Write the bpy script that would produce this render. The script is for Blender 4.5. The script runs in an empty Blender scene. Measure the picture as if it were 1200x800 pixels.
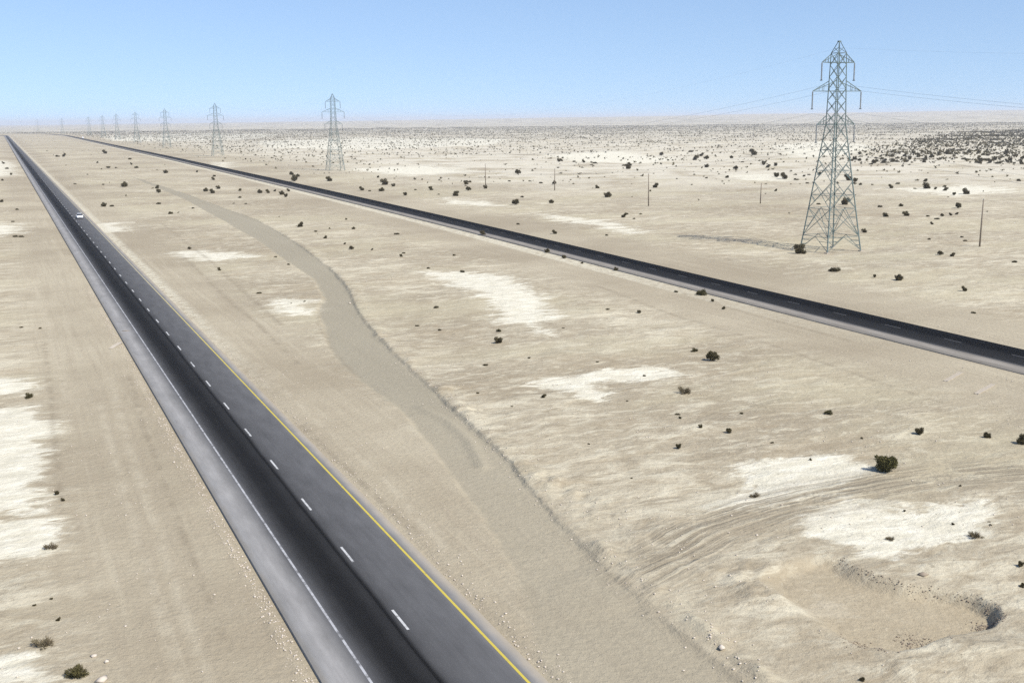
import bpy, math, random
import numpy as np
from mathutils import Vector, Matrix

rng = np.random.default_rng(7)
random.seed(7)
sc = bpy.context.scene
col = sc.collection
R_ = math.radians

# ------------------------------------------------------------------ camera
F_PX = 1320.0            # focal length in pixels of a 1200 px wide frame
CAM_H = 28.0             # drone height, m
PITCH = math.atan(260.5 / F_PX)
ROLL = R_(0.59)
cam_d = bpy.data.cameras.new('camera')
cam_d.sensor_width = 36.0
cam_d.lens = 36.0 * F_PX / 1200.0
cam_d.clip_start = 0.5
cam_d.clip_end = 60000.0
cam = bpy.data.objects.new('camera', cam_d)
col.objects.link(cam)
cam_rot = Matrix.Rotation(math.pi / 2 - PITCH, 3, 'X') @ Matrix.Rotation(-ROLL, 3, 'Z')
cam.matrix_world = Matrix.Translation((0, 0, CAM_H)) @ cam_rot.to_4x4()
sc.camera = cam

# ------------------------------------------------------------------ sky, sun, exposure
SUN_EL = R_(48.0)
SUN_AZ = R_(131.0)       # clockwise from +Y: right and behind the camera
world = bpy.data.worlds.new('World')
sc.world = world
world.use_nodes = True
wn = world.node_tree
wn.nodes.clear()
sky = wn.nodes.new('ShaderNodeTexSky')
sky.sky_type = 'NISHITA'
sky.sun_disc = False
sky.sun_elevation = SUN_EL
sky.sun_rotation = SUN_AZ
sky.altitude = 300.0
sky.air_density = 1.0
sky.dust_density = 0.6
sky.ozone_density = 1.5
# the sky is read a little above the true elevation: clear dry air down to the horizon, the dusty band comes from the haze
wtc = wn.nodes.new('ShaderNodeTexCoord')
wsep = wn.nodes.new('ShaderNodeSeparateXYZ'); wn.links.new(wtc.outputs['Generated'], wsep.inputs[0])
wmx = wn.nodes.new('ShaderNodeMath'); wmx.operation = 'MAXIMUM'; wn.links.new(wsep.outputs[2], wmx.inputs[0]); wmx.inputs[1].default_value = 0.0
wma = wn.nodes.new('ShaderNodeMath'); wma.operation = 'MULTIPLY_ADD'; wn.links.new(wmx.outputs[0], wma.inputs[0]); wma.inputs[1].default_value = 0.8; wma.inputs[2].default_value = 0.125
wcb = wn.nodes.new('ShaderNodeCombineXYZ')
wn.links.new(wsep.outputs[0], wcb.inputs[0]); wn.links.new(wsep.outputs[1], wcb.inputs[1]); wn.links.new(wma.outputs[0], wcb.inputs[2])
wnm = wn.nodes.new('ShaderNodeVectorMath'); wnm.operation = 'NORMALIZE'; wn.links.new(wcb.outputs[0], wnm.inputs[0])
wn.links.new(wnm.outputs[0], sky.inputs['Vector'])
hsv = wn.nodes.new('ShaderNodeHueSaturation')
hsv.inputs['Saturation'].default_value = 1.06
hsv.inputs['Hue'].default_value = 0.506
bg = wn.nodes.new('ShaderNodeBackground')
bg.inputs['Strength'].default_value = 0.118
wout = wn.nodes.new('ShaderNodeOutputWorld')
wn.links.new(sky.outputs[0], hsv.inputs['Color'])
wn.links.new(hsv.outputs[0], bg.inputs['Color'])
wn.links.new(bg.outputs[0], wout.inputs['Surface'])

sun_d = bpy.data.lights.new('sun', 'SUN')
sun_d.energy = 4.3
sun_d.angle = R_(0.53)
sun_d.color = (1.0, 0.955, 0.89)
sun = bpy.data.objects.new('sun', sun_d)
col.objects.link(sun)
sdir = Vector((math.sin(SUN_AZ) * math.cos(SUN_EL), math.cos(SUN_AZ) * math.cos(SUN_EL), math.sin(SUN_EL)))
sun.rotation_euler = sdir.to_track_quat('Z', 'Y').to_euler()
sun.location = (0, 0, 200)

vs = sc.view_settings
vs.view_transform = 'Standard'
vs.look = 'None'
vs.exposure = 0.54
vs.gamma = 1.0
sc.cycles.max_bounces = 6
sc.cycles.diffuse_bounces = 3
sc.cycles.volume_bounces = 2
sc.cycles.transparent_max_bounces = 8
sc.cycles.use_denoising = False
sc.cycles.sample_clamp_indirect = 2.5

# ------------------------------------------------------------------ coordinates
CR = np.array(cam_rot)
def at(px, py, z=0.0):
    """the point of the plane at height z that a pixel of the 1200x800 photograph shows"""
    d = CR @ np.array([(px - 600) / F_PX, -(py - 400) / F_PX, -1.0])
    t = (z - CAM_H) / d[2]
    return np.array([d[0] * t, d[1] * t])
def ats(pts):
    return np.array([at(*p) for p in pts])
AZ = R_(-24.05)                                   # the roads' direction
RD = np.array([math.sin(AZ), math.cos(AZ)])       # along
RN = np.array([math.cos(AZ), -math.sin(AZ)])      # across, to the right
def us(u, s):
    return RN * u + RD * s
def sstep(a, b, x):
    t = np.clip((x - a) / (b - a), 0, 1)
    return t * t * (3 - 2 * t)

# ------------------------------------------------------------------ numpy noise
_perm = np.random.default_rng(3).permutation(4096)
_gang = np.random.default_rng(4).random(4096) * 2 * np.pi
_gx, _gy = np.cos(_gang), np.sin(_gang)
def _h(ix, iy):
    return _perm[(_perm[ix & 4095] + iy) & 4095]
def pnoise(x, y):
    ix = np.floor(x).astype(np.int64); iy = np.floor(y).astype(np.int64)
    fx = x - ix; fy = y - iy
    w = lambda t: t * t * t * (t * (t * 6 - 15) + 10)
    def g(dx, dy):
        h = _h(ix + dx, iy + dy)
        return _gx[h] * (fx - dx) + _gy[h] * (fy - dy)
    a, b = w(fx), w(fy)
    n0 = g(0, 0) * (1 - a) + g(1, 0) * a
    n1 = g(0, 1) * (1 - a) + g(1, 1) * a
    return (n0 * (1 - b) + n1 * b) * 1.4
def fbm(x, y, scale, octs=4, gain=0.5):
    v = 0; amp = 1.0; f = 1.0 / scale; tot = 0
    for k in range(octs):
        v = v + amp * pnoise(x * f + 17.3 * k, y * f - 9.1 * k); tot += amp
        amp *= gain; f *= 2.03
    return v / tot

# ------------------------------------------------------------------ distance helpers
def seg_dist(P, pts):
    d = np.full(len(P), 1e9)
    for a, b in zip(pts[:-1], pts[1:]):
        ab = b - a; L = max(ab @ ab, 1e-9)
        t = np.clip(((P - a) @ ab) / L, 0, 1)
        d = np.minimum(d, np.hypot(*(P - a - t[:, None] * ab).T))
    return d
def poly_sd(P, poly):
    """signed distance to a polygon, negative inside"""
    d = seg_dist(P, np.vstack([poly, poly[:1]]))
    ins = np.zeros(len(P), bool)
    x, y = P[:, 0], P[:, 1]
    for a, b in zip(poly, np.roll(poly, -1, 0)):
        c = (a[1] > y) != (b[1] > y)
        xx = (b[0] - a[0]) * (y - a[1]) / (b[1] - a[1] + 1e-12) + a[0]
        ins ^= c & (x < xx)
    return np.where(ins, -d, d)
def near(P, pts, m):
    lo, hi = pts.min(0) - m, pts.max(0) + m
    return ((P >= lo) & (P <= hi)).all(1)
def line_signed(P, pts):
    d = np.full(len(P), 1e9); sg = np.ones(len(P))
    for a, b in zip(pts[:-1], pts[1:]):
        ab = b - a; t = np.clip(((P - a) @ ab) / (ab @ ab), 0, 1)
        v = P - a - t[:, None] * ab; q = np.hypot(*v.T); cr = ab[0] * (P - a)[:, 1] - ab[1] * (P - a)[:, 0]
        k = q < d; d[k] = q[k]; sg[k] = np.sign(cr[k])
    return d * sg
def line_d(P, pts, m):
    out = np.full(len(P), 1e3); k = near(P, pts, m)
    if k.any(): out[k] = seg_dist(P[k], pts)
    return out
def poly_d(P, pts, m):
    out = np.full(len(P), 1e3); k = near(P, pts, m)
    if k.any(): out[k] = poly_sd(P[k], pts)
    return out

# ------------------------------------------------------------------ layout of the place
U_L, U_R = 12.55, 23.0                            # near road: edges of the paving
def near_bend(s):                                 # far off the near road swings left
    return -np.maximum(s - 3050, 0) ** 2 / 2600.0
_fs = np.array([-400, -60, 60, 150, 250, 400, 575, 977, 1610, 3000, 3500, 5000.])
_fu = np.array([100.5, 101, 102.4, 105, 109.5, 113.5, 117, 123.5, 131, 146, 120, -300.])
def far_u(s):                                     # far road: its near charcoal edge
    acc = 0
    for w in (-60, -30, 0, 30, 60):
        acc = acc + np.interp(s + w, _fs, _fu)
    return acc / 5

WASH = ats([(150,206),(215,226),(260,243),(300,257),(345,283),(385,312),(408,338),(418,362),(440,390),(470,420),(505,453),
            (540,488),(560,505),(600,543),(625,575),(665,620),(700,655),(740,690),(790,735),(840,775),(872,802),(940,870),
            (700,870),(640,800),(625,740),(612,690),(588,640),(555,590),(520,545),(495,510),(470,480),(430,450),
            (400,425),(385,405),(378,380),(372,362),(380,348),(366,325),(335,305),(300,280),(250,252),(215,233)])
WASH_BANK = ats([(300,257),(345,283),(385,312),(408,338),(418,362),(440,390),(470,420),(505,453),(540,488),(560,505),
                 (600,543),(625,575),(665,620),(700,655),(740,690),(790,735),(840,775),(872,802),(940,870)])
BERM = ats([(440,392),(480,424),(520,462),(560,498),(600,532),(650,568),(690,598),(760,626),(830,655),(885,690)])
BERM2 = ats([(700,640),(770,692),(830,738),(880,780),(920,815)])
BAR = ats([(492,476),(525,492),(550,515),(566,545)])
TRACK = ats([(685,697),(712,684),(745,668),(785,648),(830,622),(900,598),(960,583),(1040,569),(1110,559),(1200,552)])
TRACK2 = ats([(780,720),(810,690),(850,652),(880,628),(930,600)])
LIGHT_LINES = [ats(q) for q in ([(128,440),(150,520),(178,600),(207,690),(244,802)], [(116,470),(138,550),(162,630),(190,720),(212,802)],
    [(160,330),(200,372),(245,412),(300,462),(345,505)], [(300,425),(380,500),(450,560),(520,640)], [(40,330),(62,400),(80,470)], [(640,565),(700,606),(770,640),(850,680)])]
DARK_LINES = [ats(q) for q in ([(52,400),(60,470),(66,540),(72,600)], [(330,512),(400,575),(450,620),(505,675)], [(352,497),(430,570),(492,626)],
    [(215,300),(262,346),(305,382),(350,425)], [(190,262),(240,300),(290,345),(330,380)], [(373,362),(376,384),(388,405),(399,420),(420,440)], [(150,440),(176,520),(205,600),(236,680),(270,760)],
    [(700,335),(800,372),(900,402),(1010,440),(1100,470)], [(640,296),(760,330),(880,368),(1000,400)], [(860,250),(960,262),(1080,262),(1200,275)])]
PIT = ats([(985,655),(1003,668),(1030,678),(1060,686),(1100,691),(1140,698),(1166,709),(1170,720),(1160,731),(1140,736),
           (1112,744),(1085,754),(1050,763),(1010,757),(970,737),(935,715),(905,695),(892,678),(915,662),(950,652)])
PIT_A, PIT_B = at(905, 680), at(1150, 720)
MOUND = [(at(1135, 766), 2.4, 0.35), (at(1185, 765), 2.0, 0.25), (at(1060, 782), 1.8, 0.18), (at(575, 268), 4.0, 1.5), (at(258, 193), 5.0, 1.6)]
SALT = [ats(p) for p in (
    [(848,541),(900,536),(980,534),(1020,548),(1030,556),(1000,568),(955,578),(930,585),(895,592),(850,600),(838,597),(880,580),(880,560)],
    [(912,608),(960,594),(1000,586),(1040,592),(1080,598),(1110,590),(1150,592),(1168,610),(1150,630),(1120,640),(1080,652),(1060,662),(1020,655),(990,642),(960,634)],
    [(490,318),(540,315),(600,325),(635,345),(650,362),(640,385),(655,395),(630,392),(600,380),(575,362),(560,345),(520,330)],
    [(620,447),(660,440),(720,432),(770,428),(800,438),(760,446),(700,450),(722,462),(700,470),(670,462)],
    [(-30,438),(25,440),(35,450),(20,460),(-30,462)],
    [(-60,478),(40,475),(55,490),(52,520),(50,560),(30,570),(55,575),(62,600),(30,605),(-60,600)],
    [(-60,612),(40,607),(70,610),(60,640),(40,650),(-60,655)],
    [(-60,770),(20,762),(50,772),(60,800),(-60,820)],
    [(248,190),(268,190),(270,196),(250,196)], [(-20,262),(20,262),(25,272),(-20,278)], [(-20,187),(12,189),(15,205),(-20,210)],
    [(900,170),(980,165),(1030,172),(1000,182),(930,185)],
    [(520,232),(570,236),(600,242),(560,241),(520,237)],
    [(640,252),(700,258),(760,272),(740,275),(690,264),(640,256)],
    [(90,262),(140,260),(150,270),(110,272)], [(200,296),(240,292),(300,300),(250,308)],
    
    [(320,350),(365,352),(360,368),(325,366)],
    [(300,166),(420,161),(600,163),(570,171),(420,176),(310,173)], [(120,160),(220,156),(330,157),(300,163),(200,166),(130,165)],
    [(640,182),(720,178),(800,186),(760,192),(680,190)], [(1040,222),(1140,218),(1200,224),(1120,230)], [(400,198),(500,194),(560,200),(480,206)],
    [(850,205),(900,203),(930,212),(870,212)], [(960,690),(985,700),(1010,716),(985,716),(955,704)],
)]
PYL_1 = at(973, 288)
THICKET = ats([(985,190),(1040,170),(1110,156),(1230,150),(1230,193),(1110,190),(1030,193)])

def terrain(P):
    """height and colour masks of the ground at world points P (n,2)"""
    x, y = P[:, 0], P[:, 1]
    u = P @ RN; s = P @ RD
    r = np.hypot(x, y)
    du_near = np.maximum(np.maximum(U_L + near_bend(s) - u, u - U_R - near_bend(s)), 0)
    fu = far_u(s)
    du_far = np.maximum(np.maximum(fu - 3.0 - u, u - fu - 7.9), 0)
    rough = fbm(x, y, 22, 4)
    lump = fbm(x + 300, y, 5.0, 4, 0.55)
    swell = fbm(x, y + 900, 160, 3)
    calm = sstep(0.5, 9, du_near) * sstep(0.5, 10, du_far)
    graded = np.maximum(1 - sstep(7, 16, du_near), 1 - sstep(9, 22, du_far))
    hilly = sstep(60, 400, u - fu)
    wash = poly_d(P, WASH, 40)
    inw = sstep(0.6, -0.8, wash + 0.5 * lump)
    wild = (1 - 0.85 * inw) * (1 - 0.75 * graded)
    z = calm * (0.34 * rough * wild + 0.16 * lump * wild + swell * (0.35 + 1.6 * hilly))
    z = z - 0.05 * graded
    z += np.where(u < 18, 1, 0.5) * 0.13 * np.exp(-((du_near - 0.75) / 0.35) ** 2) * (0.8 + 2.2 * lump) * sstep(400, 200, r)
    # the dry wash with its cut bank
    bank = line_d(P, WASH_BANK, 20)
    z -= 0.17 * sstep(330, 200, s) * sstep(0.25, -0.35, wash + 0.35 * lump) * calm
    z += 0.08 * np.exp(-((bank - 1.0) / 0.7) ** 2) * (1 - inw) * (0.7 + 1.6 * lump)
    bar = line_d(P, BAR, 12)
    z += 0.2 * np.exp(-(bar / 0.6) ** 2)
    z -= 1.1 * np.exp(-(np.hypot(*(P - PYL_1).T) / 20) ** 2)
    berm = line_d(P, BERM, 20)
    knob = fbm(x, y + 50, 2.4, 3)
    z += (0.14 + 0.4 * lump + .55 * knob) * sstep(-.15, .3, fbm(x, y, 14, 2) + .05) * np.exp(-(berm / (1.4 + 1.6 * np.clip(rough + .3, 0, 1))) ** 2) * (1 - inw)
    berm2 = line_d(P, BERM2, 20)
    z += (0.22 + 0.5 * lump) * np.exp(-(berm2 / 0.6) ** 2) * (1 - inw)
    trk = line_d(P, TRACK, 20); trk2 = line_d(P, TRACK2, 20)
    tr = np.maximum(1 - sstep(1.6, 3.4, trk), 0.8 * (1 - sstep(0.8, 1.8, trk2)))
    z = z * (1 - 0.6 * tr) + tr * 0.0
    # the dug pit and its spoil
    pit = poly_d(P, PIT, 20)
    ab = PIT_B - PIT_A
    t = np.clip(((P - PIT_A) @ ab) / (ab @ ab), 0, 1.1)
    inp = sstep(0.4, -0.45 - 0.7 * sstep(.9, .3, t), pit + 0.3 * lump)
    z = z * (1 - 0.8 * inp) - inp * (0.30 + 0.55 * t)
    for c, rad, hh in MOUND:
        z += hh * np.exp(-(np.hypot(*(P - c).T) / rad * 1.3) ** 2) * (1 + 0.6 * lump) * (1 - 0.9 * inp)
    saltd = np.full(len(P), 1e3)
    for q in SALT:
        saltd = np.minimum(saltd, poly_d(P, q, 30))
    # beneath the paving the ground stays below it
    m = 0.6 + 0.012 * r
    under = np.maximum(1 - sstep(0.0, m, du_near), 1 - sstep(0.0, m, du_far))
    z = z * (1 - under) - under * (0.10 + np.minimum(0.0004 * r, 0.5))
    # low broad rises far off
    ang = np.arctan2(x, y)
    z += np.interp(ang, [-0.7, -0.4, -0.15, 0.1, 0.45], [4, 6, 20, 40, 60]) * sstep(4200, 11000, r) * (1 + 0.25 * fbm(x, y, 2600, 3))
    z += 2.0 * sstep(2500, 6000, r) * fbm(x, y, 900, 3)
    veg = sstep(30, 140, u - fu) * sstep(900, 2600, r)
    veg = np.maximum(veg, sstep(3300, 4500, r))
    A = np.stack([np.clip(0.5 - wash / 6, 0, 1), np.clip(0.5 - saltd / np.clip(r * 0.085, 7, 50), 0, 1), graded, sstep(25, 120, u - fu) * sstep(330, 620, r)], 1)
    stripe = np.maximum((1 - sstep(1.2, 2.6, du_near)) * (u > 18), (1 - sstep(2.2, 3.0, np.abs(u - fu + 4.4))))
    stripe = stripe * sstep(80, 210, s)
    ll = np.zeros(len(P)); dl = np.zeros(len(P))
    for q in LIGHT_LINES: ll = np.maximum(ll, np.exp(-(line_d(P, q, 3) / (0.30 + .0012 * r)) ** 2))
    for q in DARK_LINES: dl = np.maximum(dl, np.exp(-(line_d(P, q, 3) / (0.22 + .0012 * r)) ** 2))
    sg = np.full(len(P), 20.0); kk = near(P, TRACK, 12)
    if kk.any(): sg[kk] = np.clip(line_signed(P[kk], TRACK), -20, 20)
    C = np.stack([sg, ll * 1.0, dl * 1.0, (1 - sstep(0.2, 5.5, np.abs(sg))) * (1 - sstep(0.3, -1.5, wash)) * sstep(-40, 0, (P - us(0, 0)) @ RN)], 1)
    B = np.stack([inp, stripe, veg, np.exp(-((bank - 1.5) / 1.3) ** 2) * (1 - inw) * (rough > -2)], 1)
    return z, A, B, C
def ground_z(p):
    return float(terrain(np.array([p], float))[0][0])

# ------------------------------------------------------------------ node helper
class NT:
    def __init__(self, name):
        self.m = bpy.data.materials.new(name); self.m.use_nodes = True
        self.t = self.m.node_tree; self.t.nodes.clear()
        self.out = self.t.nodes.new('ShaderNodeOutputMaterial')
    def n(self, typ, **kw):
        nd = self.t.nodes.new(typ)
        for k, v in kw.items(): setattr(nd, k, v)
        return nd
    def put(self, sock, v):
        if hasattr(v, 'is_output'): self.t.links.new(v, sock)
        elif isinstance(v, (tuple, list)) and len(v) == 3 and sock.type == 'RGBA': sock.default_value = (*v, 1)
        else: sock.default_value = v
    def math(self, op, a, b=0.0, c=None, clamp=False):
        nd = self.n('ShaderNodeMath', operation=op, use_clamp=clamp)
        self.put(nd.inputs[0], a); self.put(nd.inputs[1], b)
        if c is not None: self.put(nd.inputs[2], c)
        return nd.outputs[0]
    def mix(self, f, a, b, blend='MIX'):
        nd = self.n('ShaderNodeMix', data_type='RGBA', blend_type=blend)
        self.put(nd.inputs['Factor'], f); self.put(nd.inputs[6], a); self.put(nd.inputs[7], b)
        return nd.outputs[2]
    def noise(self, vec, scale, detail=3, rough=0.55, dist=0.0):
        nd = self.n('ShaderNodeTexNoise')
        if vec is not None: self.put(nd.inputs['Vector'], vec)
        nd.inputs['Scale'].default_value = scale; nd.inputs['Detail'].default_value = detail
        nd.inputs['Roughness'].default_value = rough; nd.inputs['Distortion'].default_value = dist
        return nd.outputs['Fac']
    def step(self, a, b, x):
        nd = self.n('ShaderNodeMapRange', interpolation_type='SMOOTHSTEP')
        self.put(nd.inputs['Value'], x); nd.inputs['From Min'].default_value = a; nd.inputs['From Max'].default_value = b
        return nd.outputs[0]
    def ramp(self, f, stops, interp='LINEAR'):
        nd = self.n('ShaderNodeValToRGB'); cr = nd.color_ramp; cr.interpolation = interp
        while len(cr.elements) < len(stops): cr.elements.new(0.5)
        for e, (p, c) in zip(cr.elements, stops):
            e.position = p; e.color = (c, c, c, 1) if isinstance(c, float) else (*c, 1)
        self.put(nd.inputs['Fac'], f)
        return nd.outputs[0]
    def xyz(self, x, y, z=0.0):
        nd = self.n('ShaderNodeCombineXYZ')
        for i, v in enumerate((x, y, z)): self.put(nd.inputs[i], v)
        return nd.outputs[0]
    def dot(self, a, v):
        nd = self.n('ShaderNodeVectorMath', operation='DOT_PRODUCT')
        self.put(nd.inputs[0], a); nd.inputs[1].default_value = v
        return nd.outputs['Value']
    def bump(self, h, dist, strength=1.0):
        nd = self.n('ShaderNodeBump'); nd.inputs['Distance'].default_value = dist
        nd.inputs['Strength'].default_value = strength; self.put(nd.inputs['Height'], h)
        return nd.outputs[0]
    def bsdf(self, colr, rough=0.9, spec=0.2, normal=None, metal=0.0):
        b = self.n('ShaderNodeBsdfPrincipled')
        self.put(b.inputs['Base Color'], colr); self.put(b.inputs['Roughness'], rough)
        b.inputs['Specular IOR Level'].default_value = spec; self.put(b.inputs['Metallic'], metal)
        if normal is not None: self.put(b.inputs['Normal'], normal)
        self.t.links.new(b.outputs[0], self.out.inputs['Surface'])
        return self.m

def plain(name, c, rough=0.6, spec=0.3, metal=0.0, var=0.15, scale=3.0):
    t = NT(name)
    g = t.n('ShaderNodeTexCoord').outputs['Object']
    f = t.noise(g, scale, 4)
    return t.bsdf(t.mix(f, tuple(v * (1 - var) for v in c), tuple(min(1, v * (1 + var)) for v in c)), rough, spec, None, metal)

# ------------------------------------------------------------------ ground material
def ground_material():
    t = NT('desert_ground')
    pos = t.n('ShaderNodeNewGeometry').outputs['Position']
    a1 = t.n('ShaderNodeAttribute', attribute_name='mask_a'); a2 = t.n('ShaderNodeAttribute', attribute_name='mask_b')
    s1 = t.n('ShaderNodeSeparateColor'); t.put(s1.inputs[0], a1.outputs['Color'])
    s2 = t.n('ShaderNodeSeparateColor'); t.put(s2.inputs[0], a2.outputs['Color'])
    wash, salt, graded, track = s1.outputs[0], s1.outputs[1], s1.outputs[2], a1.outputs['Alpha']
    pit, stripe, veg, bank = s2.outputs[0], s2.outputs[1], s2.outputs[2], a2.outputs['Alpha']
    u = t.dot(pos, (RN[0], RN[1], 0)); s = t.dot(pos, (RD[0], RD[1], 0))
    along = t.xyz(t.math('MULTIPLY', u, 1.0), t.math('MULTIPLY', s, 0.035))
    flow = t.xyz(t.math('MULTIPLY', u, 0.45), t.math('MULTIPLY', s, 1.0))
    big = t.noise(pos, 0.018, 5, 0.6)
    mid = t.noise(flow, 0.22, 6, 0.62, 0.6)
    fine = t.noise(pos, 2.2, 6, 0.68)
    grit = t.noise(pos, 14.0, 3, 0.6)
    c = t.mix(t.step(0.36, 0.64, big), (0.312, 0.263, 0.192), (0.412, 0.358, 0.268))
    # pale crust patches over the open ground
    open_ = t.math('SUBTRACT', 1.0, t.math('MULTIPLY', graded, 0.92))
    open_ = t.math('MULTIPLY', open_, t.math('SUBTRACT', 1.0, t.step(0.42, 0.6, wash)))
    crust = t.math('MULTIPLY', t.step(0.52, 0.66, t.math('ADD', mid, t.math('MULTIPLY', t.math('SUBTRACT', big, 0.5), 0.55))), open_)
    c = t.mix(t.math('MULTIPLY', crust, 0.78), c, (0.56, 0.505, 0.392))
    patch = t.noise(flow, 0.75, 6, 0.7, 1.0)
    c = t.mix(t.math('MULTIPLY', t.math('MULTIPLY', t.step(0.50, 0.62, patch), open_), 0.6), c, (0.55, 0.50, 0.39))
    c = t.mix(t.math('MULTIPLY', t.math('MULTIPLY', t.step(0.50, 0.36, patch), open_), 0.58), c, (0.26, 0.213, 0.15))
    brown = t.math('MULTIPLY', t.step(0.50, 0.64, t.noise(flow, 0.11, 6, 0.65, 0.8)), open_)
    c = t.mix(t.math('MULTIPLY', brown, 0.38), c, (0.325, 0.262, 0.18))
    yel = t.math('MULTIPLY', t.step(0.48, 0.62, t.noise(flow, 0.035, 4, 0.55)), open_)
    c = t.mix(t.math('MULTIPLY', yel, 0.5), c, (0.445, 0.395, 0.28))
    # the bleached plain beyond the far road
    c = t.mix(t.math('MULTIPLY', track, t.math('MULTIPLY', 0.75, t.step(0.36, 0.56, t.noise(pos, 0.03, 6, 0.7)))), c, (0.60, 0.555, 0.465))
    # graded strips along the roads: long scraper streaks
    stk = t.noise(along, 1.3, 5, 0.65)
    c = t.mix(t.math('MULTIPLY', graded, t.math('MULTIPLY', t.step(0.42, 0.66, stk), 0.38)), c, (0.305, 0.255, 0.188))
    stk2 = t.noise(along, 0.55, 4, 0.6)
    c = t.mix(t.math('MULTIPLY', t.math('ADD', 0.25, t.math('MULTIPLY', graded, 0.75)), t.math('MULTIPLY', t.step(0.55, 0.68, stk2), 0.4)), c, (0.44, 0.385, 0.29))
    # grey silt of the wash
    wf = t.step(0.44, 0.56, t.math('ADD', wash, t.math('MULTIPLY', t.math('SUBTRACT', t.noise(pos, 0.35, 5), 0.5), 0.30)))
    wc = t.mix(t.noise(along, 0.4, 5, 0.6), (0.262, 0.234, 0.178), (0.325, 0.291, 0.225))
    c = t.mix(t.math('MULTIPLY', wf, t.math('ADD', 0.42, t.math('MULTIPLY', 0.38, t.step(55, 120, s)))), c, wc)
    c = t.mix(t.math('MULTIPLY', bank, t.math('MULTIPLY', 0.6, t.step(0.45, 0.62, t.noise(pos, 0.45, 6, 0.7)))), c, (0.48, 0.43, 0.325))
    # white salt flats
    sn = t.math('ADD', t.math('MULTIPLY', t.math('SUBTRACT', mid, 0.5), 1.0), t.math('MULTIPLY', t.math('SUBTRACT', patch, 0.5), 0.75))
    sraw = t.math('ADD', salt, sn)
    c = t.mix(t.math('MULTIPLY', t.step(0.30, 0.62, sraw), 0.5), c, (0.50, 0.45, 0.35))
    sf = t.math('MULTIPLY', t.step(0.44, 0.62, sraw), t.step(0.05, 0.25, salt))
    scol = t.mix(t.step(0.35, 0.7, t.noise(flow, 0.8, 5, 0.65)), (0.57, 0.53, 0.43), (0.74, 0.70, 0.60))
    c = t.mix(t.math('MULTIPLY', sf, 0.86), c, scol)
    # wheel ruts
    a3 = t.n('ShaderNodeAttribute', attribute_name='mask_c')
    s3 = t.n('ShaderNodeSeparateColor'); t.put(s3.inputs[0], a3.outputs['Color'])
    off, lline, dline, tband = s3.outputs[0], s3.outputs[1], s3.outputs[2], a3.outputs['Alpha']
    wavy = t.math('MULTIPLY', t.math('SUBTRACT', t.noise(pos, 0.16, 3, 0.5), 0.5), 1.3)
    offw = t.math('ADD', off, wavy)
    rut = t.noise(t.xyz(t.math('MULTIPLY', offw, 1.0), t.math('MULTIPLY', u, 0.03)), 1.9, 3, 0.6)
    tb = t.math('MULTIPLY', tband, t.step(0.30, 0.55, t.noise(pos, 0.22, 4)))
    c = t.mix(t.math('MULTIPLY', tb, t.math('ADD', 0.22, t.math('MULTIPLY', t.step(0.58, 0.44, rut), 0.85))), c, (0.265, 0.224, 0.165))
    c = t.mix(t.math('MULTIPLY', tb, t.math('MULTIPLY', t.step(0.54, 0.66, rut), 0.4)), c, (0.47, 0.42, 0.32))
    brk = t.step(0.35, 0.6, t.noise(pos, 0.5, 4, 0.6))
    c = t.mix(t.math('MULTIPLY', lline, t.math('MULTIPLY', brk, 0.45)), c, (0.46, 0.405, 0.31))
    c = t.mix(t.math('MULTIPLY', dline, t.math('MULTIPLY', brk, 0.5)), c, (0.225, 0.186, 0.135))
    c = t.mix(t.math('MULTIPLY', pit, 0.8), c, t.mix(fine, (0.32, 0.265, 0.185), (0.375, 0.315, 0.228)))
    # dusty verge beside the paving
    c = t.mix(t.math('MULTIPLY', stripe, t.step(0.3, 0.6, t.noise(pos, 0.8, 5))), c, (0.52, 0.475, 0.375))
    # scrub too far off to be told apart
    vor = t.noise(pos, 0.10, 4, 0.75)
    c = t.mix(t.math('MULTIPLY', veg, t.math('MULTIPLY', t.step(0.50, 0.62, vor), 0.8)), c, (0.10, 0.095, 0.07))
    c = t.mix(t.math('MULTIPLY', veg, t.math('MULTIPLY', t.step(0.55, 0.7, t.noise(pos, 0.012, 4, 0.7)), 0.75)), c, (0.66, 0.62, 0.54))
    c = t.mix(t.math('MULTIPLY', veg, t.math('MULTIPLY', t.step(0.48, 0.60, t.noise(t.xyz(t.math('MULTIPLY', u, 1.0), t.math('MULTIPLY', s, 0.5)), 0.007, 6, 0.75)), 0.5)), c, (0.15, 0.135, 0.10))
    # dark pebbles and crumbs of crust
    spk = t.noise(pos, 1.5, 3, 0.75)
    c = t.mix(t.math('MULTIPLY', t.math('MULTIPLY', t.step(0.63, 0.72, spk), t.math('ADD', 0.25, t.math('MULTIPLY', open_, 0.75))), 0.55), c, (0.19, 0.16, 0.115))
    c = t.mix(t.math('MULTIPLY', t.math('MULTIPLY', t.step(0.36, 0.28, spk), open_), 0.5), c, (0.56, 0.51, 0.41))
    # grain
    g = t.math('ADD', 0.80, t.math('MULTIPLY', fine, 0.30))
    g = t.math('ADD', g, t.math('MULTIPLY', t.math('SUBTRACT', grit, 0.5), 0.16))
    c = t.mix(1.0, c, t.xyz(t.math('MULTIPLY', g, 1.0), t.math('MULTIPLY', g, 1.005), t.math('MULTIPLY', g, 0.955)), 'MULTIPLY')
    h = t.math('ADD', t.math('MULTIPLY', fine, 0.55), t.math('MULTIPLY', grit, 0.10))
    h = t.math('ADD', h, t.math('MULTIPLY', stk, t.math('MULTIPLY', graded, 0.18)))
    h = t.math('ADD', h, t.math('MULTIPLY', rut, t.math('MULTIPLY', tb, 1.3)))
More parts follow.
